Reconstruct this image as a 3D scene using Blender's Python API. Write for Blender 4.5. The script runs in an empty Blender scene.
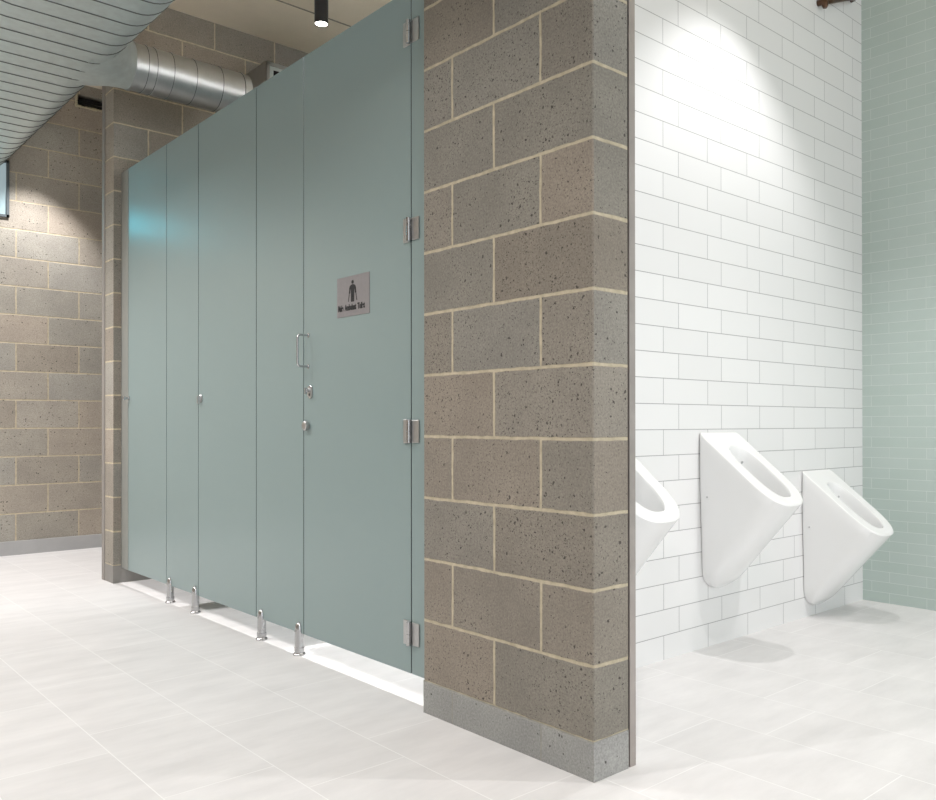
import bpy, bmesh, math, random
from mathutils import Vector, Matrix
random.seed(7)
C = bpy.context.scene.collection
S = bpy.context.scene
PI = math.pi
# ------------------------------------------------------------------ camera
F, CX, CY = 857.13, 520.74, 420.10
YAW, PITCH, ROLL, CAM_H = 0.746202, 0.003602, -0.001039, 0.9473
cd = bpy.data.cameras.new('camera'); cam = bpy.data.objects.new('camera', cd); C.objects.link(cam)
fw = Vector((math.sin(YAW)*math.cos(PITCH), math.cos(YAW)*math.cos(PITCH), math.sin(PITCH)))
rt = Vector((math.cos(YAW), -math.sin(YAW), 0)); up = rt.cross(fw)
r2 = rt*math.cos(ROLL)+up*math.sin(ROLL); u2 = -rt*math.sin(ROLL)+up*math.cos(ROLL)
M = Matrix((r2, u2, -fw)).transposed().to_4x4(); M.translation = (0, 0, CAM_H)
cam.matrix_world = M
cd.sensor_fit = 'HORIZONTAL'; cd.sensor_width = 36; cd.lens = 36*F/936
cd.shift_x = -(CX-468)/936; cd.shift_y = (CY-400)/936
cd.clip_start = 0.02
S.camera = cam
# ------------------------------------------------------------------ world, exposure
w = bpy.data.worlds.new('world'); S.world = w; w.use_nodes = True
w.node_tree.nodes['Background'].inputs[0].default_value = (0.93, 0.97, 1.0, 1)
w.node_tree.nodes['Background'].inputs[1].default_value = 0.8
S.view_settings.view_transform = 'Standard'; S.view_settings.look = 'None'
S.view_settings.gamma = 1; S.view_settings.use_curve_mapping = False
S.view_settings.exposure = 1.0
S.cycles.max_bounces = 8; S.cycles.diffuse_bounces = 6; S.cycles.use_denoising = True
S.cycles.sample_clamp_indirect = 6
LAMP_W = 60.0
# ------------------------------------------------------------------ materials
def mat(name, col=(.5,.5,.5), rough=.5, metal=0, spec=.5, emis=None, estr=0):
    m = bpy.data.materials.new(name); m.use_nodes = True
    b = m.node_tree.nodes['Principled BSDF']
    b.inputs['Base Color'].default_value = (*col, 1); b.inputs['Roughness'].default_value = rough
    b.inputs['Metallic'].default_value = metal; b.inputs['Specular IOR Level'].default_value = spec
    if emis:
        b.inputs['Emission Color'].default_value = (*emis, 1); b.inputs['Emission Strength'].default_value = estr
    return m
class NT:
    def __init__(s, m): s.t = m.node_tree; s.b = s.t.nodes['Principled BSDF']
    def n(s, ty, **kw):
        nd = s.t.nodes.new(ty)
        for k, v in kw.items(): setattr(nd, k, v)
        return nd
    def l(s, a, b): s.t.links.new(a, b)
    def math(s, op, a, b=None, c=None):
        nd = s.n('ShaderNodeMath', operation=op)
        for i, v in enumerate((a, b, c)):
            if v is None: continue
            if isinstance(v, (int, float)): nd.inputs[i].default_value = v
            else: s.l(v, nd.inputs[i])
        return nd.outputs[0]
    def mix(s, f, a, b, mode='MIX'):
        nd = s.n('ShaderNodeMix', data_type='RGBA', blend_type=mode)
        for i, v in ((0, f), (6, a), (7, b)):
            if isinstance(v, (int, float)): nd.inputs[i].default_value = v
            elif isinstance(v, tuple): nd.inputs[i].default_value = (*v, 1)
            else: s.l(v, nd.inputs[i])
        return nd.outputs[2]
    def noise(s, vec, scale, detail=3, rough=.5):
        nd = s.n('ShaderNodeTexNoise'); nd.inputs['Scale'].default_value = scale
        nd.inputs['Detail'].default_value = detail; nd.inputs['Roughness'].default_value = rough
        s.l(vec, nd.inputs['Vector']); return nd.outputs['Fac']
    def ramp(s, f, stops, interp='LINEAR'):
        nd = s.n('ShaderNodeValToRGB'); e = nd.color_ramp.elements; nd.color_ramp.interpolation = interp
        while len(e) < len(stops): e.new(.5)
        for el, (p, c) in zip(e, stops):
            el.position = p; el.color = (*c, 1) if len(c) == 3 else c
        s.l(f, nd.inputs[0]); return nd.outputs[0]
    def maprange(s, f, a, b, c=0, d=1):
        nd = s.n('ShaderNodeMapRange'); s.l(f, nd.inputs[0])
        for i, v in enumerate((a, b, c, d)): nd.inputs[i+1].default_value = v
        return nd.outputs[0]
def uv_world(N, axis, u0, v0, vaxis='Z', wob=0, umin=None):
    tc = N.n('ShaderNodeTexCoord'); sp = N.n('ShaderNodeSeparateXYZ'); N.l(tc.outputs['Object'], sp.inputs[0])
    u = N.math('SUBTRACT', sp.outputs[axis], u0); v = N.math('SUBTRACT', sp.outputs[vaxis], v0)
    if wob:
        nz = N.n('ShaderNodeTexNoise'); nz.inputs['Scale'].default_value = 14; nz.inputs['Detail'].default_value = 4
        N.l(tc.outputs['Object'], nz.inputs['Vector'])
        sc = N.n('ShaderNodeSeparateColor'); N.l(nz.outputs['Color'], sc.inputs[0])
        u = N.math('ADD', u, N.math('MULTIPLY', N.math('SUBTRACT', sc.outputs[0], .5), wob))
        v = N.math('ADD', v, N.math('MULTIPLY', N.math('SUBTRACT', sc.outputs[1], .5), wob))
    if umin is not None: u = N.math('MAXIMUM', u, umin-u0)
    cb = N.n('ShaderNodeCombineXYZ'); N.l(u, cb.inputs[0]); N.l(v, cb.inputs[1])
    return tc.outputs['Object'], cb.outputs[0], sp
def brick(N, vec, bw, rh, ms, off, smooth=.2):
    b = N.n('ShaderNodeTexBrick', offset=off, offset_frequency=2, squash=1, squash_frequency=2)
    N.l(vec, b.inputs['Vector'])
    for k, v in (('Scale', 1), ('Mortar Size', ms), ('Mortar Smooth', smooth), ('Bias', 0), ('Brick Width', bw), ('Row Height', rh)):
        b.inputs[k].default_value = v
    b.inputs['Color1'].default_value = (0,0,0,1); b.inputs['Color2'].default_value = (1,1,1,1); b.inputs['Mortar'].default_value = (.5,.5,.5,1)
    return b
def block_mat(name, axis, u0, v0, bw=.4, rh=.2, pits=1.0, tones=None, mortar=(.56,.48,.35), ms=.0060, dark=1.0, umin=None, fine=.5):
    """rough grey split-tone concrete blockwork with cream mortar and pores"""
    m = mat(name, rough=.95, spec=.25); N = NT(m)
    obj_, vec, sp = uv_world(N, axis, u0, v0, wob=.006, umin=umin)
    b = brick(N, vec, bw, rh, ms, .5, .55)
    N.l(N.maprange(N.noise(obj_, 22, 5, .7), .3, .7, ms*.72, ms*1.3), b.inputs['Mortar Size'])
    tones = tones or [(p, tuple(k*dark for k in c)) for p, c in [(0,(.375,.325,.275)), (.3,(.315,.298,.265)), (.55,(.35,.335,.305)), (.8,(.31,.278,.238)), (1,(.40,.375,.335))]]
    base = N.ramp(b.outputs['Color'], tones)
    n1 = N.noise(obj_, 4, 5, .6); n2 = N.noise(obj_, 160, 3, .7); n3 = N.noise(obj_, 38, 4, .6)
    base = N.mix(1, base, N.ramp(n1, [(.25,(.86,.85,.84)), (.75,(1.14,1.13,1.1))]), 'MULTIPLY')
    base = N.mix(1, base, N.ramp(n2, [(.3,(.78,.78,.78)), (.7,(1.2,1.2,1.2))]), 'MULTIPLY')
    # pores: small voronoi cells kept where a noise says so
    nzv = N.n('ShaderNodeVectorMath', operation='SCALE'); N.l(obj_, nzv.inputs[0]); nzv.inputs['Scale'].default_value = 1.0
    vo = N.n('ShaderNodeTexVoronoi'); vo.inputs['Scale'].default_value = 85; vo.inputs['Randomness'].default_value = 1
    dn = N.n('ShaderNodeTexNoise'); dn.inputs['Scale'].default_value = 120; N.l(obj_, dn.inputs['Vector'])
    ad = N.mix(.012, obj_, dn.outputs['Color']); N.l(ad, vo.inputs['Vector'])
    scv = N.n('ShaderNodeSeparateColor'); N.l(vo.outputs['Color'], scv.inputs[0])
    dens = N.math('ADD', N.maprange(n1, .35, .68, -.02, .2*pits), N.math('MULTIPLY', b.outputs['Color'], .12*pits))
    keep = N.math('LESS_THAN', scv.outputs[0], dens)
    size = N.maprange(scv.outputs[1], 0, 1, .1, .36)
    pit = N.math('MULTIPLY', keep, N.math('LESS_THAN', vo.outputs['Distance'], size))
    v2 = N.n('ShaderNodeTexVoronoi'); v2.inputs['Scale'].default_value = 230; N.l(ad, v2.inputs['Vector'])
    s2 = N.n('ShaderNodeSeparateColor'); N.l(v2.outputs['Color'], s2.inputs[0])
    pit2 = N.math('MULTIPLY', N.math('LESS_THAN', s2.outputs[0], N.math('MULTIPLY', dens, fine)), N.math('LESS_THAN', v2.outputs['Distance'], .36))
    pit = N.math('MAXIMUM', pit, pit2)
    brk = N.math('SUBTRACT', 1, b.outputs['Fac'])
    pit = N.math('MULTIPLY', pit, brk)
    base = N.mix(N.math('MULTIPLY', pit, .78), base, (.035,.032,.03))
    mcol = N.mix(1, mortar, N.ramp(n3, [(.3,(.8,.8,.78)), (.7,(1.12,1.12,1.12))]), 'MULTIPLY')
    col = N.mix(b.outputs['Fac'], base, mcol)
    N.l(col, N.b.inputs['Base Color'])
    h = N.math('ADD', N.math('MULTIPLY', b.outputs['Fac'], -.35), N.math('MULTIPLY', n2, .16))
    h = N.math('ADD', h, N.math('MULTIPLY', n3, .25)); h = N.math('SUBTRACT', h, N.math('MULTIPLY', pit, .8))
    bp = N.n('ShaderNodeBump'); bp.inputs['Strength'].default_value = .55; bp.inputs['Distance'].default_value = .006
    N.l(h, bp.inputs['Height']); N.l(bp.outputs[0], N.b.inputs['Normal'])
    return m
def tile_mat(name, axis, u0, v0, bw, rh, ms, off, c1, c2, grout, rough, vaxis='Z', bump=.3, cloud=None, wave=0, coat=0, g_rough=.8):
    m = mat(name, rough=rough); N = NT(m)
    obj_, vec, sp = uv_world(N, axis, u0, v0, vaxis)
    b = brick(N, vec, bw, rh, ms, off, .1)
    base = N.mix(b.outputs['Color'], c1, c2)
    if cloud:
        mp = N.n('ShaderNodeMapping'); mp.inputs['Scale'].default_value = cloud[2]; N.l(obj_, mp.inputs[0])
        cl = N.noise(mp.outputs[0], cloud[0], 6, .62)
        base = N.mix(1, base, N.ramp(cl, [(.3,(1-cloud[1],)*3), (.7,(1+cloud[1]*.4,)*3)]), 'MULTIPLY')
    N.l(N.mix(b.outputs['Fac'], base, grout), N.b.inputs['Base Color'])
    N.l(N.maprange(b.outputs['Fac'], 0, 1, rough, g_rough), N.b.inputs['Roughness'])
    h = N.math('MULTIPLY', b.outputs['Fac'], -1)
    if wave: h = N.math('ADD', h, N.math('MULTIPLY', N.noise(obj_, 9, 2), wave))
    bp = N.n('ShaderNodeBump'); bp.inputs['Strength'].default_value = bump; bp.inputs['Distance'].default_value = .002
    N.l(h, bp.inputs['Height']); N.l(bp.outputs[0], N.b.inputs['Normal'])
    return m
def noisy(name, col, rough, metal, scale, amt, bump=0, rvar=0, spec=.5):
    m = mat(name, col, rough, metal, spec); N = NT(m)
    tc = N.n('ShaderNodeTexCoord'); f = N.noise(tc.outputs['Object'], scale, 5, .6)
    N.l(N.mix(1, col, N.ramp(f, [(.3,(1-amt,)*3), (.7,(1+amt,)*3)]), 'MULTIPLY'), N.b.inputs['Base Color'])
    if rvar: N.l(N.maprange(f, .3, .7, rough-rvar, rough+rvar), N.b.inputs['Roughness'])
    if bump:
        bp = N.n('ShaderNodeBump'); bp.inputs['Strength'].default_value = bump; bp.inputs['Distance'].default_value = .003
        N.l(f, bp.inputs['Height']); N.l(bp.outputs[0], N.b.inputs['Normal'])
    return m
ZM = .104
m_block_pier = block_mat('blockwork', 'Y', 1.730, ZM, umin=1.5304+.016, fine=1.0, dark=.74, mortar=(.50,.44,.33), ms=.0062)
m_block_end = block_mat('blockwork_end', 'X', 1.60, ZM, bw=10, dark=.76, mortar=(.50,.44,.33), ms=.0062)
m_block_cross = block_mat('blockwork_cross', 'X', 2.083, ZM, .414, .2025, pits=.5, dark=.85)
m_block_far = block_mat('blockwork_far', 'Y', 5.33, ZM, 10, .2025, pits=.5)
m_block_rear = block_mat('blockwork_rear', 'X', 1.737, .0912, .42, .2058, pits=.7, dark=1.12)
m_block_left = block_mat('blockwork_side', 'Y', .1, ZM)
SK = [(0,(.30,.305,.30)), (1,(.33,.335,.33))]
m_skirt_pier = block_mat('skirting_paint', 'Y', 1.730, ZM, umin=1.5304+.016, pits=.25, tones=SK, mortar=(.33,.325,.30), ms=.004)
m_skirt_end = block_mat('skirting_paint_end', 'X', 1.6, ZM, bw=10, pits=.2, tones=[(0,(.35,.35,.345)), (1,(.35,.35,.345))], mortar=(.33,.33,.31), ms=.001)
m_skirt = noisy('skirting_grey', (.42,.42,.42), .6, 0, 8, .05)
m_white_tile = tile_mat('white_wall_tile', 'X', 2.849, -.006, .3029, .103, .0014, .3333, (.80,.80,.80), (.83,.83,.83), (.32,.32,.33), .12, wave=.15)
m_white_tile_y = tile_mat('white_wall_tile_side', 'Y', 1.53, -.006, .3029, .103, .0014, .3333, (.80,.80,.80), (.83,.83,.83), (.32,.32,.33), .12)
m_green_tile = tile_mat('green_wall_tile', 'Y', 1.892, 0, .19, .0545, .0011, .5, (.455,.54,.505), (.48,.56,.53), (.62,.68,.65), .16, wave=.7, bump=.4)
m_floor = tile_mat('floor_tile', 'Y', .395, 1.11, .604, .302, .0016, .3167, (.75,.738,.735), (.785,.772,.77), (.88,.875,.87), .42, vaxis='X', bump=.12, cloud=(3.0, .10, (1.0, 3.0, 1.0)))
m_ceiling = noisy('ceiling_board', (.80,.71,.575), .85, 0, 2.2, .06, .1)
m_panel = mat('sage_laminate', (.248,.322,.322), .31, spec=.42)
m_edge = mat('laminate_core', (.035,.045,.045), .5)
m_chrome = noisy('satin_chrome', (.52,.52,.53), .24, 1, 25, .05, 0, .05)
m_steel = noisy('brushed_steel', (.52,.52,.52), .38, 1, 60, .05)
m_sign = noisy('sign_silver', (.31,.30,.315), .42, .55, 70, .04)
m_black = mat('black_print', (.012,.012,.015), .5)
m_galv = noisy('galvanised_steel', (.53,.59,.585), .45, .7, 22, .1, .05, .06)
m_galv_bright = noisy('galvanised_pipe', (.44,.45,.45), .40, .95, 18, .06, 0, .04)
m_seam = mat('duct_seam', (.10,.11,.11), .5, .6)
m_ceramic = mat('white_ceramic', (.86,.86,.86), .07, 0, .55)
m_trim = noisy('tile_edge_trim', (.40,.36,.34), .35, .5, 12, .1)
m_joint = mat('dark_joint', (.06,.05,.045), .9)
m_lampblack = mat('lamp_housing', (.015,.016,.02), .35)
m_lampface = mat('lamp_diffuser', (1,1,1), .4, emis=(1,.97,.92), estr=14)
m_void = mat('void_dark', (.01,.01,.01), .9)
m_copper = noisy('aged_copper', (.13,.075,.05), .3, .9, 30, .3)
m_foam = noisy('expanding_foam', (.55,.50,.36), .9, 0, 60, .15, .4)
m_window = mat('daylight_glass', (.3,.4,.42), .15, emis=(.36,.44,.48), estr=.30)
m_glow_pane = mat('added_glow_pane', (.1,.3,.35), .15, emis=(.08,.75,.95), estr=5.0)  # cyan glow added to make a reflection on the far door
m_wframe = mat('window_frame_paint', (.10,.12,.13), .5)
m_cable = mat('cable_jacket', (.015,.015,.015), .45)
# ------------------------------------------------------------------ helpers
def setp(o, label=None, cat=None, group=None, kind=None):
    if label: o['label'] = label
    if cat: o['category'] = cat
    if group: o['group'] = group
    if kind: o['kind'] = kind
    return o
def empty(name, loc, label, cat, group=None):
    o = bpy.data.objects.new(name, None); C.objects.link(o); o.location = loc; o.empty_display_size = .05
    return setp(o, label, cat, group)
def link(name, bm, mats, parent=None, smooth=None):
    """bm is in world coordinates (or the parent's, when the parent sits at the origin of its own space)"""
    if parent is not None and parent.get('_w'): pass
    if smooth is not None:
        for f in bm.faces: f.smooth = True
    me = bpy.data.meshes.new(name)
    if parent is not None:
        off = Vector(parent.location); p = parent.parent
        while p is not None: off += Vector(p.location); p = p.parent
        bmesh.ops.translate(bm, verts=bm.verts, vec=-off)
    bm.normal_update(); bm.to_mesh(me); bm.free()
    for m in (mats if isinstance(mats, (list, tuple)) else [mats]): me.materials.append(m)
    o = bpy.data.objects.new(name, me); C.objects.link(o)
    if parent is not None: o.parent = parent
    if smooth is not None and smooth < 3: me.set_sharp_from_angle(angle=smooth)
    return o
def box(bm, x0, y0, z0, x1, y1, z1, mi=0):
    vs = [bm.verts.new(p) for p in ((x0,y0,z0),(x1,y0,z0),(x1,y1,z0),(x0,y1,z0),(x0,y0,z1),(x1,y0,z1),(x1,y1,z1),(x0,y1,z1))]
    fs = [bm.faces.new([vs[i] for i in q]) for q in ((3,2,1,0),(4,5,6,7),(0,1,5,4),(1,2,6,5),(2,3,7,6),(3,0,4,7))]
    for f in fs: f.material_index = mi
    return fs     # bottom, top, -Y, +X, +Y, -X
def bevel(bm, w, seg=2, edges=None):
    bmesh.ops.bevel(bm, geom=list(edges if edges is not None else bm.edges), offset=w, segments=seg, profile=.5, affect='EDGES')
def bbox(*a, bev=0, seg=2):
    bm = bmesh.new(); box(bm, *a)
    if bev: bevel(bm, bev, seg)
    return bm
def loft(bm, rings, cap=True, mi=0, closed=True):
    vr = [[bm.verts.new(p) for p in r] for r in rings]
    n = len(vr[0])
    for a, b in zip(vr, vr[1:]):
        for i in range(n if closed else n-1):
            j = (i+1) % n
            f = bm.faces.new((a[i], a[j], b[j], b[i])); f.material_index = mi
    if cap:
        bm.faces.new(list(reversed(vr[0]))).material_index = mi; bm.faces.new(vr[-1]).material_index = mi
    return vr
def lathe(bm, c, axis, prof, n=28, mi=0):
    """prof: (distance along axis, radius)"""
    ax = Vector(axis).normalized(); t = Vector((0,0,1)) if abs(ax.z) < .9 else Vector((1,0,0))
    a = ax.cross(t).normalized(); b = ax.cross(a)
    rings = [[Vector(c)+ax*d+(a*math.cos(2*PI*i/n)+b*math.sin(2*PI*i/n))*max(r,1e-4) for i in range(n)] for d, r in prof]
    vr = loft(bm, rings, True, mi); return vr
def tube(bm, pts, r, n=10, mi=0):
    pts = [Vector(p) for p in pts]; rings = []; prev = None
    for i, p in enumerate(pts):
        d = (pts[min(i+1, len(pts)-1)]-pts[max(i-1, 0)]).normalized()
        a = (prev - d*prev.dot(d)).normalized() if prev is not None else d.orthogonal().normalized()
        prev = a; b = d.cross(a)
        rings.append([p+(a*math.cos(2*PI*k/n)+b*math.sin(2*PI*k/n))*r for k in range(n)])
    loft(bm, rings, True, mi)
def fix(bm): bmesh.ops.recalc_face_normals(bm, faces=bm.faces); return bm
def struct(name, bm, mats, label=None, parent=None, smooth=None):
    o = link(name, bm, mats, parent, smooth); setp(o, label, kind='structure' if parent is None else None); return o
def dup(root, loc, label=None, group=None):
    r = root.copy(); C.objects.link(r); r.location = loc
    if label: r['label'] = label
    if group: r['group'] = group
    for ch in list(root.children):
        c = ch.copy(); C.objects.link(c); c.parent = r
        for g in list(ch.children):
            d = g.copy(); C.objects.link(d); d.parent = c
    return r
# ------------------------------------------------------------------ dimensions
XP, YP, YW, XG = 1.676, 1.5304, 2.1312, 4.4657      # pier face, pier end, white wall, green wall
YC, YR, ZC = 5.37, 7.03, 3.52                        # cross wall behind the cubicles, rear wall, ceiling
XF = 1.72; ZT, ZB = 2.443, .089                      # cubicle fronts: plane, top, bottom
XL, YB, XB = -2.4, -2.2, 3.27                        # left wall, back end of the built floor, cubicles' back wall
PT = .013
# ------------------------------------------------------------------ shell
struct('floor', bbox(XL-.15, YB, -.1, XG+.15, YR+.15, 0), m_floor, 'pale off-white large-format floor tiles laid in offset rows')
struct('ceiling', bbox(XL-.15, YB, ZC, XG+.15, YR+.15, ZC+.12), m_ceiling, 'beige board ceiling with fine joints')
bm = bmesh.new()
for x0, y0, x1, y1 in ((XP, 4.812, XB, 4.822),):
    box(bm, x0, y0, ZC-.004, x1, y1, ZC)
struct('trim_1', bm, mat('ceiling_joint', (.30,.27,.22), .9), 'thin joint strip across the ceiling boards')
# pier at the near end of the cubicles
bm = bmesh.new(); fs = box(bm, XP, YP, 0, XP+.142, 2.282, ZC)
for f, i in zip(fs, (0, 0, 1, 0, 1, 0)): f.material_index = i
bevel(bm, .003, 1, [e for e in bm.edges if abs(e.verts[0].co.z-e.verts[1].co.z) > 1])
struct('wall_pier', bm, [m_block_pier, m_block_end], 'grey blockwork wall end with cream mortar joints, between cubicles and urinals')
bm = bmesh.new(); fs = box(bm, XP-.0012, YP-.0012, 0, XP+.14, 2.2825, .106)
for f, i in zip(fs, (0, 0, 1, 0, 1, 0)): f.material_index = i
struct('baseboard_pier', bm, [m_skirt_pier, m_skirt_end], 'grey painted band along the foot of the blockwork wall end')
bm = bmesh.new(); box(bm, XP+.142, YP+.004, 0, XP+.147, YW, ZC)
struct('trim_2', bm, m_joint, 'dark joint between the blockwork and the tile edge')
bm = bmesh.new(); box(bm, XP+.147, YP, .0, XP+.172, YP+.004, ZC, 1); box(bm, XP+.147, YP+.004, 0, XP+.172, YW+.02, ZC, 0)
struct('wall_pier_tiled', bm, [m_white_tile_y, m_trim], 'white tiled back of the blockwork wall end with a brownish metal edge')
# white tiled urinal wall; its other side is the side wall of the first cubicle
bm = bmesh.new(); fs = box(bm, XP+.172, YW, 0, XG, YW+.15, ZC)
struct('wall_urinals', bm, m_white_tile, 'white tiled wall in offset rows behind the urinals')
struct('wall_right', bbox(XG, YB, 0, XG+.15, YR, ZC), m_green_tile, 'sage green narrow-tiled wall to the right of the urinals')
# cross wall behind the last cubicle and the end of it
bm = bmesh.new(); fs = box(bm, XP, YC, 0, XB+.15, YC+.154, ZC)
for f, i in zip(fs, (0, 0, 0, 1, 0, 1)): f.material_index = i
struct('wall_cross', bm, [m_block_cross, m_block_far], 'grey blockwork cross wall behind the far cubicle')
bm = bmesh.new(); box(bm, XP-.006, YC+.150, 0, XP+.03, YC+.196, ZC)
bevel(bm, .002, 1)
struct('trim_3', bm, noisy('dull_steel', (.30,.28,.26), .6, .2, 30, .05), 'thin steel angle down the far corner of the cross wall')
bm = bmesh.new(); box(bm, XP-.0025, YC-.0025, 0, XB, YC+.154, .104)
struct('baseboard_cross', bm, noisy('skirting_dark', (.25,.24,.225), .6, 0, 8, .05), 'grey band at the foot of the cross wall')
struct('wall_cubicle_back', bbox(XB, YW+.15, 0, XB+.15, YC, ZC), m_block_left, 'blockwork wall at the back of the cubicles')
struct('wall_left', bbox(XL-.15, YB, 0, XL, YR, ZC), m_block_left, 'grey blockwork wall along the left side')
# rear wall: opening for the high window and for the cable hole
HX0, HX1, HZ0, HZ1 = 1.93, 2.24, 3.352, 3.445
WX0, WX1, WZ0, WZ1 = .62, 1.482, 2.431, 2.84
bm = bmesh.new()
def rbox(x0, z0, x1, z1): box(bm, x0, YR, z0, x1, YR+.15, z1)
rbox(XL-.15, 0, XG+.15, WZ0); rbox(XL-.15, WZ0, WX0, WZ1); rbox(WX1, WZ0, XG+.15, WZ1); rbox(XL-.15, WZ1, XG+.15, HZ0)
rbox(XL-.15, HZ0, HX0, HZ1); rbox(HX1, HZ0, XG+.15, HZ1); rbox(XL-.15, HZ1, XG+.15, ZC)
struct('wall_rear', bm, m_block_rear, 'grey blockwork wall far at the back of the corridor')
struct('baseboard_rear', bbox(XL, YR-.012, 0, XG, YR, .101, bev=.002, seg=1), m_skirt, 'plain light grey skirting along the rear wall')
bm = bmesh.new()
for a in ((WX0, WZ0, WX1, WZ0+.018), (WX0, WZ1-.018, WX1, WZ1), (WX0, WZ0, WX0+.018, WZ1), (WX1-.018, WZ0, WX1, WZ1), (1.265, WZ0, 1.295, WZ1), (WX0, 2.585, 1.27, 2.605), (WX0+.295, WZ0, WX0+.315, 2.6)):
    box(bm, a[0], YR-.012, a[1], a[2], YR+.05, a[3])
win = struct('window_1', bm, m_wframe, 'small high window at the top left of the rear wall')
struct('pane', bbox(1.29, YR+.004, WZ0+.01, WX1-.01, YR+.012, WZ1-.01), m_window, None, win)
struct('pane', bbox(WX0+.01, YR+.004, 2.60, 1.27, YR+.012, WZ1-.01), m_window, None, win)
struct('pane', bbox(WX0+.31, YR+.004, WZ0+.01, 1.27, YR+.012, 2.59), m_glow_pane, None, win)  # unseen glowing pane behind the duct, added for the far door's cyan reflection
struct('pane', bbox(WX0+.01, YR+.004, WZ0+.01, WX0+.30, YR+.012, 2.59), m_window, None, win)
# ------------------------------------------------------------------ cable hole
bm = bmesh.new(); box(bm, HX0, YR+.11, HZ0, HX1, YR+.14, HZ1)
o = link('wall_recess', bm, noisy('recess', (.22,.21,.18), .9, 0, 20, .3)); setp(o, 'dark back of a hole high in the rear blockwork wall', kind='structure'); o.name = 'trim_4'
bm = bmesh.new()
for k in range(26):
    x = HX0+k*.012; s = .008+.009*random.random()
    bmesh.ops.create_icosphere(bm, subdivisions=2, radius=s, matrix=Matrix.Translation((x, YR+.002, HZ0+.002*random.random())) @ Matrix.Diagonal((1.4,.7,.8,1)))
for k in range(9):
    s = .008+.008*random.random()
    bmesh.ops.create_icosphere(bm, subdivisions=2, radius=s, matrix=Matrix.Translation((HX0-.002, YR+.002, HZ0+k*.011)) @ Matrix.Diagonal((.9,.7,1.2,1)))
o = link('foam_bead', bm, m_foam, None, 3); setp(o, 'pale yellowish foam edging around the cable hole in the rear wall', 'foam sealant')
bundle = empty('cable_bundle', (2.08, YR, HZ0), 'black cables bunched in the small hole high in the rear wall', 'cables')
for k in range(6):
    a = [(HX0+.022+t*.27, YR+.045-.02*math.sin(PI*t)+.012*(k % 3), HZ0+.016+.012*k+.03*math.sin(3.2*t+k*1.3)*t-.006*k*t) for t in [i/14 for i in range(15)]]
    a = [(x, y, min(max(z, HZ0+.026), HZ1-.012)) for x, y, z in a]
    bm = bmesh.new(); tube(bm, a, .006+.003*(k % 3), 8); link('cable', fix(bm), m_cable, bundle, 3)
# ------------------------------------------------------------------ cubicle fronts
YJ = [2.29, 2.414, 3.163, 3.590, 4.228, 4.651, 5.248]     # joints between door leaves and fixed panels
G = .0025
def leaf(name, y0, y1, parent, edge=False):
    bm = bmesh.new(); fs = box(bm, XF, y0+G, ZB, XF+PT, y1-G, ZT)
    for f in (fs[0], fs[1], fs[2], fs[4]): f.material_index = 1
    bevel(bm, .0012, 1)
    return link(name, bm, [m_panel, m_edge], parent)
def hinge(parent, y, z):
    """two leaves either side of the joint and a knuckle in between"""
    h = empty_child('hinge', (XF, y, z), parent)
    bm = bmesh.new(); box(bm, XF-.005, y-.048, z-.039, XF, y-.006, z+.039); bevel(bm, .0022, 2); link('hinge_plate', bm, m_steel, h)
    bm = bmesh.new(); box(bm, XF-.006, y+.004, z-.042, XF, y+.042, z+.042)
    bevel(bm, .0025, 2); link('hinge_plate', bm, m_steel, h)
    bm = bmesh.new()
    lathe(bm, (XF-.011, y+.002, z-.042), (0,0,1), [(0,.004),(.002,.0085),(.04,.0085),(.0405,.0070),(.0425,.0070),(.043,.0085),(.082,.0085),(.084,.004)], 16)
    link('knuckle', fix(bm), m_chrome, h, .6)
    return h
def empty_child(name, loc, parent):
    # the carrier of a sub-assembly is a mesh part itself: a thin backing shim
    bm = bmesh.new(); x, y, z = loc
    box(bm, x-.002, y-.044, z-.036, x, y+.038, z+.036)
    return link(name, bm, m_steel, parent)
def pull(parent, y, z0, z1):
    bm = bmesh.new(); r = .012; off = .048
    pts = [(XF, y, z1)]
    for a in range(7):
        t = a/6*PI/2; pts.append((XF-off+r-r*math.sin(t), y, z1-r+r*math.cos(t)))
    for a in range(7):
        t = a/6*PI/2; pts.append((XF-off+r-r*math.cos(t), y, z0+r-r*math.sin(t)))
    pts.append((XF, y, z0))
    tube(bm, pts, .0045, 12)
    for z in (z0, z1): lathe(bm, (XF, y, z), (-1,0,0), [(0,.009),(.002,.009),(.0025,.006)], 16)
    return link('pull_handle', fix(bm), m_chrome, parent, .7)
def lockset(parent, y, z):
    bm = bmesh.new()
    # rounded escutcheon
    prof = []
    for i in range(24):
        a = 2*PI*i/24; prof.append((.017*math.cos(a), .010*(1 if math.sin(a) > 0 else -1)+.017*math.sin(a)))
    loft(bm, [[(XF-d, y+p[0]*s, z+p[1]*s) for p in prof] for d, s in ((0,1),(.005,1),(.0065,.92))])
    e = link('escutcheon', fix(bm), m_steel, parent, .5)
    bm = bmesh.new(); lathe(bm, (XF-.0065, y, z+.006), (-1,0,0), [(0,.008),(.012,.008),(.014,.006)], 18); box(bm, XF-.026, y-.003, z-.010, XF-.018, y+.003, z+.016)
    link('thumb_turn', fix(bm), m_chrome, e, .5)
    bm = bmesh.new(); box(bm, XF-.0072, y-.004, z-.016, XF-.006, y+.004, z-.006); link('indicator', bm, m_black, e)
def knob(parent, y, z, r=.017, d=.02):
    bm = bmesh.new(); lathe(bm, (XF, y, z), (-1,0,0), [(0,r*.7),(.006,r*.7),(.0065,r),(d-.003,r),(d,r*.82)], 8)
    return link('door_knob', fix(bm), m_steel, parent, .4)
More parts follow.
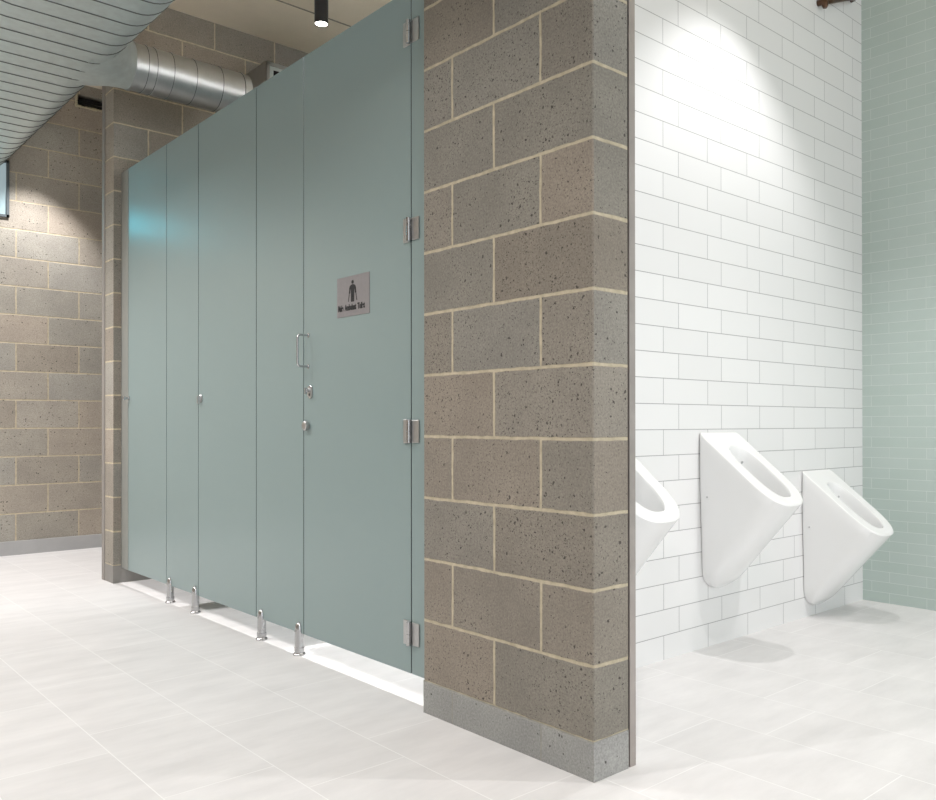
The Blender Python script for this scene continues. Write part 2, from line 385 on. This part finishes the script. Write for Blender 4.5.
def indicator(parent, y, z, s=1):
    bm = bmesh.new(); n = 20
    loft(bm, [[(XF-d, y+.019*k*math.cos(2*PI*i/n), z+.019*k*math.sin(2*PI*i/n)) for i in range(n)] for d, k in ((0,1),(.006,1),(.008,.85))])
    box(bm, XF-.02, y-.004, z-.028, XF-.007, y+.005, z+.012)
    return link('lock_indicator', fix(bm), m_steel, parent, .5)
# near door
d1 = empty('cubicle_door', (XF, (YJ[1]+YJ[2])/2, ZB), 'wide sage green cubicle door with the toilet sign, next to the blockwork', 'door')
leaf('door_leaf', YJ[1], YJ[2], d1)
for z in (2.29, 1.612, .92, .228): hinge(d1, YJ[1]-.002, z)
pull(d1, YJ[2]-.040, 1.177, 1.303); lockset(d1, YJ[2]-.058, 1.074); knob(d1, YJ[2]-.036, .938, .020)
# sign: plate, figure with crutches, lettering
SY0, SY1, SZ0, SZ1 = 2.671, 2.898, 1.351, 1.502      # Y grows to the photo's left
bm = bmesh.new(); box(bm, XF-.0025, SY0, SZ0, XF, SY1, SZ1); bevel(bm, .0008, 1); sign = link('sign', bm, m_sign, d1); sign['label'] = 'silver toilet sign with black crutch figure and lettering'
XS = XF-.0028; XQ = XS-.0006
bm = bmesh.new(); cxs = .108
def poly(pts):        # pts: (distance right of the sign's left edge, height) -> thin raised shape
    pts = [(cxs+.005+(p-cxs)*.95, .1335+(q-.131)*.93) for p, q in pts]; a = [bm.verts.new((XS, SY1-p, SZ0+q)) for p, q in pts]; b = [bm.verts.new((XQ, SY1-p, SZ0+q)) for p, q in pts]
    bm.faces.new(b); n = len(pts)
    for i in range(n): bm.faces.new((a[i], a[(i+1) % n], b[(i+1) % n], b[i]))
cxs = .108
poly([(cxs+.0085*math.cos(2*PI*i/20), .1235+.0075*math.sin(2*PI*i/20)) for i in range(20)])
body = [(-.007,.114),(.007,.114),(.019,.109),(.024,.100),(.0255,.080),(.0185,.078),(.016,.094),(.0135,.096),(.012,.078),(.0115,.050),(.0105,.044),(.001,.044),(.0005,.072),(-.0005,.072),(-.001,.044),(-.0105,.044),(-.0115,.050),(-.012,.078),(-.0135,.096),(-.016,.094),(-.0185,.078),(-.0255,.080),(-.024,.100),(-.019,.109)]
poly([(cxs+a, b) for a, b in body])
for s in (-1, 1):
    poly([(cxs+s*.0205, .086), (cxs+s*.0235, .086), (cxs+s*.033, .047), (cxs+s*.0295, .047)] if s > 0 else [(cxs-.0205, .086), (cxs-.0295, .047), (cxs-.033, .047), (cxs-.0235, .086)])
    poly([(cxs+s*.0185, .079), (cxs+s*.0265, .079), (cxs+s*.0265, .0835), (cxs+s*.0185, .0835)])
link('sign_figure', fix(bm), m_black, sign)
cu = bpy.data.curves.new('lettering', 'FONT'); cu.body = 'Male  Ambulant  Toilet'; cu.size = .030; cu.extrude = .0003; cu.offset = .0016
cu.align_x = 'LEFT'; cu.resolution_u = 3
to = bpy.data.objects.new('tmp_text', cu); C.objects.link(to); bpy.context.view_layer.update()
tm = bpy.data.meshes.new_from_object(to.evaluated_get(bpy.context.evaluated_depsgraph_get())); bpy.data.objects.remove(to)
bm = bmesh.new(); bm.from_mesh(tm)
x0 = min(v.co.x for v in bm.verts); x1 = max(v.co.x for v in bm.verts); sc = .187/(x1-x0)
for v in bm.verts: v.co = Vector((XS-.0002-v.co.z, SY1-.010-(v.co.x-x0)*sc, SZ0+.0235+v.co.y*1.0))
link('sign_lettering', bm, m_black, sign)
# middle and far doors
d2 = empty('cubicle_door', (XF, (YJ[3]+YJ[4])/2, ZB), 'sage green middle cubicle door between the two fixed panels', 'door')
leaf('door_leaf', YJ[3], YJ[4], d2); indicator(d2, YJ[4]-.035, 1.073)
d3 = empty('cubicle_door', (XF, (YJ[5]+YJ[6])/2, ZB), 'far sage green cubicle door beside the cross wall', 'door')
leaf('door_leaf', YJ[5], YJ[6], d3)
bm = bmesh.new(); lathe(bm, (XF, YJ[6]-.02, 1.095), (-1,0,0), [(0,.012),(.005,.012),(.006,.007),(.022,.007),(.024,.012),(.034,.012),(.036,.009)], 16)
link('door_knob', fix(bm), m_chrome, d3, .5)
# fixed panels
def pedestal(parent, y):
    bm = bmesh.new(); R = .018; x = XF+PT/2-.006
    lathe(bm, (x, y, 0), (0,0,1), [(0,.0255),(.004,.0255),(.006,.023),(.009,.021),(.0095,.0185),(.016,.0185),(.0165,.0205),(.030,.0205),(.0305,R),(.100,R),(.113,R*.95),(.123,R*.8),(.131,R*.5),(.134,R*.15)], 28)
    p = link('pedestal_leg', fix(bm), m_chrome, parent, .6); p['label'] = 'short satin chrome pedestal leg'
    bm = bmesh.new(); lathe(bm, (x-.004, y-.026, .0), (0,0,1), [(0,.007),(.010,.007),(.013,.004)], 6); link('foot_bolt', fix(bm), m_steel, p, .5)
    bm = bmesh.new(); lathe(bm, (x-R-.0005, y, .10), (-1,0,0), [(-.004,.0045),(.0015,.0045),(.0025,.003)], 12); link('fixing_screw', fix(bm), m_steel, p, .5)
def fixed(y0, y1, label, legs):
    r = empty('partition_panel', (XF, (y0+y1)/2, 0), label, 'partition panel', 'fixed cubicle front panels')
    leaf('panel_board', y0, y1, r)
    for y in legs: pedestal(r, y)
    return r
fixed(YJ[0]-.003, YJ[1], 'narrow sage green strip panel between the wide door and the blockwork', [])
fixed(YJ[2], YJ[3], 'sage green fixed panel on two chrome legs left of the wide door', [YJ[2]+.037, YJ[3]-.053])
fixed(YJ[4], YJ[5], 'sage green fixed panel on two chrome legs between middle and far doors', [YJ[4]+.035, YJ[5]-.055])
bm = bmesh.new(); box(bm, XF, YJ[6]+.003, ZB, XF+PT, YC, ZT); bevel(bm, .001, 1)
o = link('wall_channel', bm, noisy('anodised_channel', (.30,.31,.29), .45, .2, 20, .04)); setp(o, 'dark grey closing strip between the far door and the cross wall', 'closing strip')
# dividers between the cubicles
for y, lb in ((3.28, 'sage green dividing board behind the panel beside the wide door'), (4.44, 'sage green dividing board behind the panel beside the far door')):
    bm = bmesh.new(); box(bm, XF+PT+.001, y, ZB+.03, XB-.002, y+PT, ZT-.02); bevel(bm, .0012, 1)
    o = link('divider_board', bm, m_panel); setp(o, lb, 'partition panel', 'cubicle dividing boards')
# ------------------------------------------------------------------ urinals
def make_urinal(loc):
    """origin: on the tiled wall, at the height of the top edge, +(-Y) out of the wall"""
    X0, Y0, Z0 = loc
    r = empty('urinal', loc, 'u', 'urinal', 'wall-hung urinals on the white tiles')
    W, D, SL = .143, .364, .288/.364
    n = 72
    def outline(W, y0, D, cr=.02):
        """closed outline: wall edge corners then sides and a round nose; (x, depth), param by arc"""
        pts = []; rad = W
        def arc(cx, cy, rx, ry, a0, a1, k): return [(cx+rx*math.cos(a0+(a1-a0)*i/k), cy+ry*math.sin(a0+(a1-a0)*i/k)) for i in range(k+1)]
        L = D-rad
        pts += arc(W-cr, y0+cr, cr, cr, -PI/2, 0, 4)
        pts += [(W, y0+cr+(L-y0-cr)*i/9) for i in range(1, 9)]
        pts += [(math.copysign(abs(math.cos(t_))**(2/2.75), math.cos(t_))*W, L+abs(math.sin(t_))**(2/2.75)*rad) for t_ in [PI*i/30 for i in range(31)]]
        pts += [(-W, L+(y0+cr-L)*i/9) for i in range(1, 9)]
        pts += arc(-W+cr, y0+cr, cr, cr, PI, 1.5*PI, 4)
        pts += [(-(W-cr)+2*(W-cr)*i/10, y0) for i in range(1, 10)]
        return pts
    top = outline(W, 0, D)
    N_ = len(top)
    def zr(d): return -SL*d
    bm = bmesh.new()
    H_ = .668
    def P(x, d, z): return (X0+x, Y0-d, Z0+z)
    rings = []
    K = 22
    for k in range(K+1):
        s = (k/K)**1.9; ring = []
        for tx, td in top:
            tz = zr(td)-.007; z = -H_+(tz+H_)*s; h = z+H_
            wf = .80+.20*min(1, h/.5)
            if h < .09: wf *= max(.12, (1-(1-h/.09)**2.2)**(1/2.2))
            g = .07+.93*s
            g *= .5+.5*min(1, (h/.035))**.5
            d = td*g+.004*math.sin(PI*s)*(td/D)
            ring.append(P(tx*wf+(tx*(1-wf))*max(0, (s-.75)/.25), d, z))
        rings.append(ring)
    # rim edge rounding and the flat rim
    def off(pts, o, cy=.2):
        out = []
        m = len(pts)
        for i, (x, d) in enumerate(pts):
            a = pts[i-1]; b = pts[(i+1) % m]; tx, ty = b[0]-a[0], b[1]-a[1]; L = math.hypot(tx, ty) or 1
            out.append((x-ty/L*o, d+tx/L*o))
        return out
    for o, dz in ((.0012,-.0034), (.003,-.0014), (.006,-.0002), (.008,0), (.0095,0)):
        rings.append([P(x, max(d, .0), zr(d)+dz) for x, d in off(top, o)])
    # opening: oval in the rim plane
    c = (0, .201)
    def oval(a, b, k=1.0):
        res = []
        for x, d in top:
            ang = math.atan2((d-c[1])/b, (x-c[0])/a)
            e = 2.7
            cc, ss = math.cos(ang), math.sin(ang)
            q = (abs(cc)**e+abs(ss)**e)**(-1/e)
            res.append((a*q*cc, c[1]+b*q*ss))
        return res
    A, B = .080, .129
    o1 = oval(A, B)
    rings.append([P(x*1.035, c[1]+(d-c[1])*1.025, zr(c[1]+(d-c[1])*1.025)) for x, d in o1])
    rings.append([P(x*1.01, c[1]+(d-c[1])*1.008, zr(c[1]+(d-c[1])*1.008)) for x, d in o1])
    rings.append([P(x, d, zr(d)-.0012) for x, d in o1])
    for s, dn in ((.975,-.003), (.955,-.012)):
        rings.append([P(x*s, c[1]+(d-c[1])*s, zr(d)+dn) for x, d in o1])
    for s, dn, sh in ((.93,-.03,-.004), (.89,-.065,-.016), (.80,-.12,-.04), (.66,-.19,-.068), (.48,-.245,-.09), (.28,-.275,-.10), (.08,-.285,-.10)):
        rings.append([P(x*s, c[1]+sh+(d-c[1])*s, zr(c[1]+(d-c[1])*(.4+.6*s))+dn) for x, d in o1])
    loft(bm, rings); bmesh.ops.triangulate(bm, faces=[f for f in bm.faces if len(f.verts) > 4])
    fix(bm)
    link('urinal_bowl', bm, m_ceramic, r, .75)
    # screw caps on both sides, spreader and waste inside
    for s in (-1, 1):
        bm = bmesh.new(); lathe(bm, P(s*.134, .042, -.272), (s, 0, 0), [(0,.0105),(.0035,.0105),(.0045,.009)], 20); pl = link('side_cap', fix(bm), m_ceramic, r, .5)
        bm = bmesh.new(); lathe(bm, P(s*.1385, .042, -.272), (s, 0, 0), [(0,.0042),(.0012,.0042)], 12); link('cap_screw', fix(bm), m_steel, pl, .5)
    bm = bmesh.new(); lathe(bm, P(0, .118, -.128), (0, -1, -.45), [(0,.006),(.004,.006),(.006,.004)], 14); o = link('water_spreader', fix(bm), m_steel, r, .5)
    return r
UZ = .911; UX = 3.124
u1 = make_urinal((UX, YW, UZ)); u1['label'] = 'middle white ceramic urinal, the one seen whole at adult height'
dup(u1, (2.300, YW, UZ), 'white ceramic urinal half hidden behind the blockwork edge')
dup(u1, (3.962, YW, UZ-.194), 'lowest white ceramic urinal beside the green tiled wall')
# ------------------------------------------------------------------ ductwork
duct = empty('air_duct', (1.1, 4.0, 2.74), 'large flat-oval galvanised duct with a round branch reaching over the cubicles', 'air duct')
DZ, DR, DXR, DXL = 2.90, .16, 1.306, .89
def oval_ring(y, g):
    pts = []
    for i in range(21):
        a = -PI/2+PI*i/20; pts.append((DXR+(DR+g)*math.cos(a), y, DZ+(DR+g)*math.sin(a)))
    for i in range(21):
        a = PI/2+PI*i/20; pts.append((DXL+(DR+g)*math.cos(a), y, DZ+(DR+g)*math.sin(a)))
    return pts
bm = bmesh.new(); rings = [oval_ring(.3, 0)]; flags = []
y = .42
while y < 6.95:
    for dy, g, f in ((-.004, 0, 0), (-.0025, .0028, 1), (.0025, .0028, 1), (.004, 0, 1)):
        rings.append(oval_ring(y+dy, g)); flags.append(f)
    y += .1385
rings.append(oval_ring(YR-.001, 0)); flags.append(0)
vr = [[bm.verts.new(p) for p in r] for r in rings]
for (a, b), f in zip(zip(vr, vr[1:]), flags):
    for i in range(len(a)):
        q = bm.faces.new((a[i], a[(i+1) % len(a)], b[(i+1) % len(a)], b[i])); q.material_index = f
bm.faces.new(vr[0]); bm.faces.new(vr[-1])
link('main_duct', fix(bm), [m_galv, m_seam], duct, .5)
for yy in (1.2, 3.6, 6.2):
    bm = bmesh.new()
    lathe(bm, (DXL, yy, DZ+DR), (0,0,1), [(0,.005),(ZC-DZ-DR,.005)], 8); link('duct_hanger', fix(bm), m_steel, duct, .5)
    bm = bmesh.new(); lathe(bm, (DXR, yy, DZ+DR), (0,0,1), [(0,.005),(ZC-DZ-DR,.005)], 8); link('duct_hanger', fix(bm), m_steel, duct, .5)
# branch pipe along +X
PY, PZ, PR = 4.83, 2.881, .1235
bm = bmesh.new(); rings = []; flags = []
def circ(x, r, n=40): return [(x, PY+r*math.cos(2*PI*i/n), PZ+r*math.sin(2*PI*i/n)) for i in range(n)]
rings.append(circ(1.585, PR)); 
for x in (1.655, 1.70, 1.79, 1.915, 2.065, 2.195):
    for dx, g, f in ((-.005, 0, 0), (-.003, .003, 1), (.003, .003, 0), (.005, 0, 0)):
        rings.append(circ(x+dx, PR+g)); flags.append(f)
rings.append(circ(2.235, PR)); flags.append(0); rings.append(circ(2.237, PR-.01)); flags.append(0)
vr = [[bm.verts.new(p) for p in r] for r in rings]
for (a, b), f in zip(zip(vr, vr[1:]), flags):
    for i in range(len(a)):
        q = bm.faces.new((a[i], a[(i+1) % len(a)], b[(i+1) % len(a)], b[i])); q.material_index = f
bm.faces.new(vr[0]); bm.faces.new(vr[-1])
link('branch_pipe', fix(bm), [m_galv_bright, m_seam], duct, .5)
# take-off boot: rectangle on the duct's side to the pipe's circle
bm = bmesh.new(); n = 40; rings = []
def sq(i):
    a = 2*PI*i/n; c_, s_ = math.cos(a), math.sin(a); q = 1/max(abs(c_), abs(s_)); return c_*q, s_*q
ra = []
for i in range(n):
    u, v = sq(i); yy = 4.735+.215*u; zz = 2.895+.158*v
    dz = zz-DZ; xx = DXR+math.sqrt(max(0, (DR+.002)**2-dz*dz)) if abs(dz) < DR else DXR
    if v < -.99: zz = DZ-DR-.002; xx = DXR
    ra.append(Vector((xx, yy, zz)))
rb = [Vector(p) for p in circ(1.59, PR+.001)]
for t in (0, .25, .5, .75, 1):
    e = t; rings.append([a.lerp(b, e) for a, b in zip(ra, rb)])
loft(bm, rings); link('take_off', fix(bm), m_galv, duct, .9)
bm = bmesh.new(); loft(bm, [circ(1.583, PR), circ(1.583, PR+.006), circ(1.597, PR+.006), circ(1.597, PR)]); link('joint_collar', fix(bm), m_galv_bright, duct, .5)
# small box by the cross wall
vb = empty('vent_box', (2.65, 5.36, 3.0), 'small galvanised box on the cross wall beyond the end of the round branch pipe', 'vent box')
bm = bmesh.new(); bx0, bx1, by0, by1, bz0, bz1 = 2.492, 2.82, 5.06, YC, 2.98, 3.24; t = .022
for a in ((bx0, by0, bz0, bx1, by1, bz0+.004), (bx0, by0, bz1-.004, bx1, by1, bz1), (bx0, by0, bz0, bx0+.004, by1, bz1), (bx1-.004, by0, bz0, bx1, by1, bz1),
          (bx0, by0, bz0, bx0+t, by0+.004, bz1), (bx1-t, by0, bz0, bx1, by0+.004, bz1), (bx0, by0, bz1-t, bx1, by0+.004, bz1), (bx0, by0, bz0, bx1, by0+.004, bz0+t)): box(bm, *a)
link('box_casing', bm, m_galv_bright, vb)
bm = bmesh.new(); box(bm, bx0+.03, by0+.012, bz0+.02, bx1-.02, by0+.018, bz1-.02); pl = link('box_plate', bm, m_galv, vb)
bm = bmesh.new(); box(bm, bx0+.055, by0+.006, bz1-.09, bx0+.105, by0+.012, bz1-.045); link('box_opening', bm, m_void, pl)
# copper pipe stub at the top of the urinal wall
cp = empty('copper_pipe', (4.0, YW, 3.04), 'brownish copper pipe stub high on the white tiles', 'pipe')
bm = bmesh.new(); tube(bm, [(3.995, YW, 3.045), (3.998, YW-.03, 3.043), (4.01, YW-.04, 3.046), (4.06, YW-.042, 3.066), (4.17, YW-.042, 3.112), (4.30, YW-.042, 3.165), (4.34, YW-.02, 3.18), (4.345, YW, 3.18)], .016, 12)
link('pipe_run', fix(bm), m_copper, cp, 3)
bm = bmesh.new(); lathe(bm, (4.0, YW-.036, 3.01), (0,0,1), [(0,.010),(.012,.016),(.035,.016),(.045,.010)], 14); link('pipe_nut', fix(bm), m_copper, cp, .6)
# ------------------------------------------------------------------ downlights
def make_light(loc, label):
    x, y, z = loc
    r = empty('ceiling_downlight', (x, y, z), label, 'ceiling light', 'black cylinder downlights')
    bm = bmesh.new(); lathe(bm, (x, y, z), (0,0,1), [(.012,.033),(.0,.036),(0,.040),(ZC-z,.040)], 32)
    link('housing', fix(bm), m_lampblack, r, .6)
    bm = bmesh.new(); lathe(bm, (x, y, z+.004), (0,0,1), [(0,.0345),(.006,.0345)], 32); link('diffuser', fix(bm), m_lampface, r, .6)
    return r
def lamp(loc, e=1.0, size=88, col=(1,.975,.975), blend=.55, rad=.014):
    d = bpy.data.lights.new('downlight_beam', 'SPOT'); d.energy = LAMP_W*e; d.spot_size = math.radians(size); d.spot_blend = blend
    d.shadow_soft_size = rad; d.color = col
    o = bpy.data.objects.new('downlight_beam', d); C.objects.link(o); o.location = (loc[0], loc[1], loc[2]-.012)
LIGHTS = [   # x, y, z, energy, cone, label
    (2.563, 4.50, 3.30, 2.3, 80, 'black cylinder downlight glowing above the cubicles'),
    (2.45, 2.80, 3.30, 3.1, 135, 'black cylinder downlight over the cubicle with the wide door'),
    (3.13, 1.58, 3.30, .72, 90, 'black cylinder downlight close in front of the urinals'),
    (3.05, .15, 3.30, .85, 110, 'black cylinder downlight in the middle of the urinal area'),
    (1.60, 6.62, 3.20, 1.3, 78, 'black cylinder downlight close to the rear blockwork wall'),
    (-.6, 6.00, 3.30, 2.8, 140, 'black cylinder downlight in the corridor near the rear wall'),
    (.0, 4.2, 3.30, 1.05, 122, 'black cylinder downlight in the corridor left of the duct'),
    (.0, 2.2, 3.30, .80, 122, 'black cylinder downlight in the corridor level with the blockwork end'),
    (.0, .1, 3.30, .75, 122, 'black cylinder downlight in the corridor above the camera'),
]
l0 = None
for x, y, z, e, cone, lb in LIGHTS:
    if l0 is None: l0 = make_light((x, y, z), lb)
    else: dup(l0, (x, y, z), lb)
    lamp((x, y, z), e, cone)
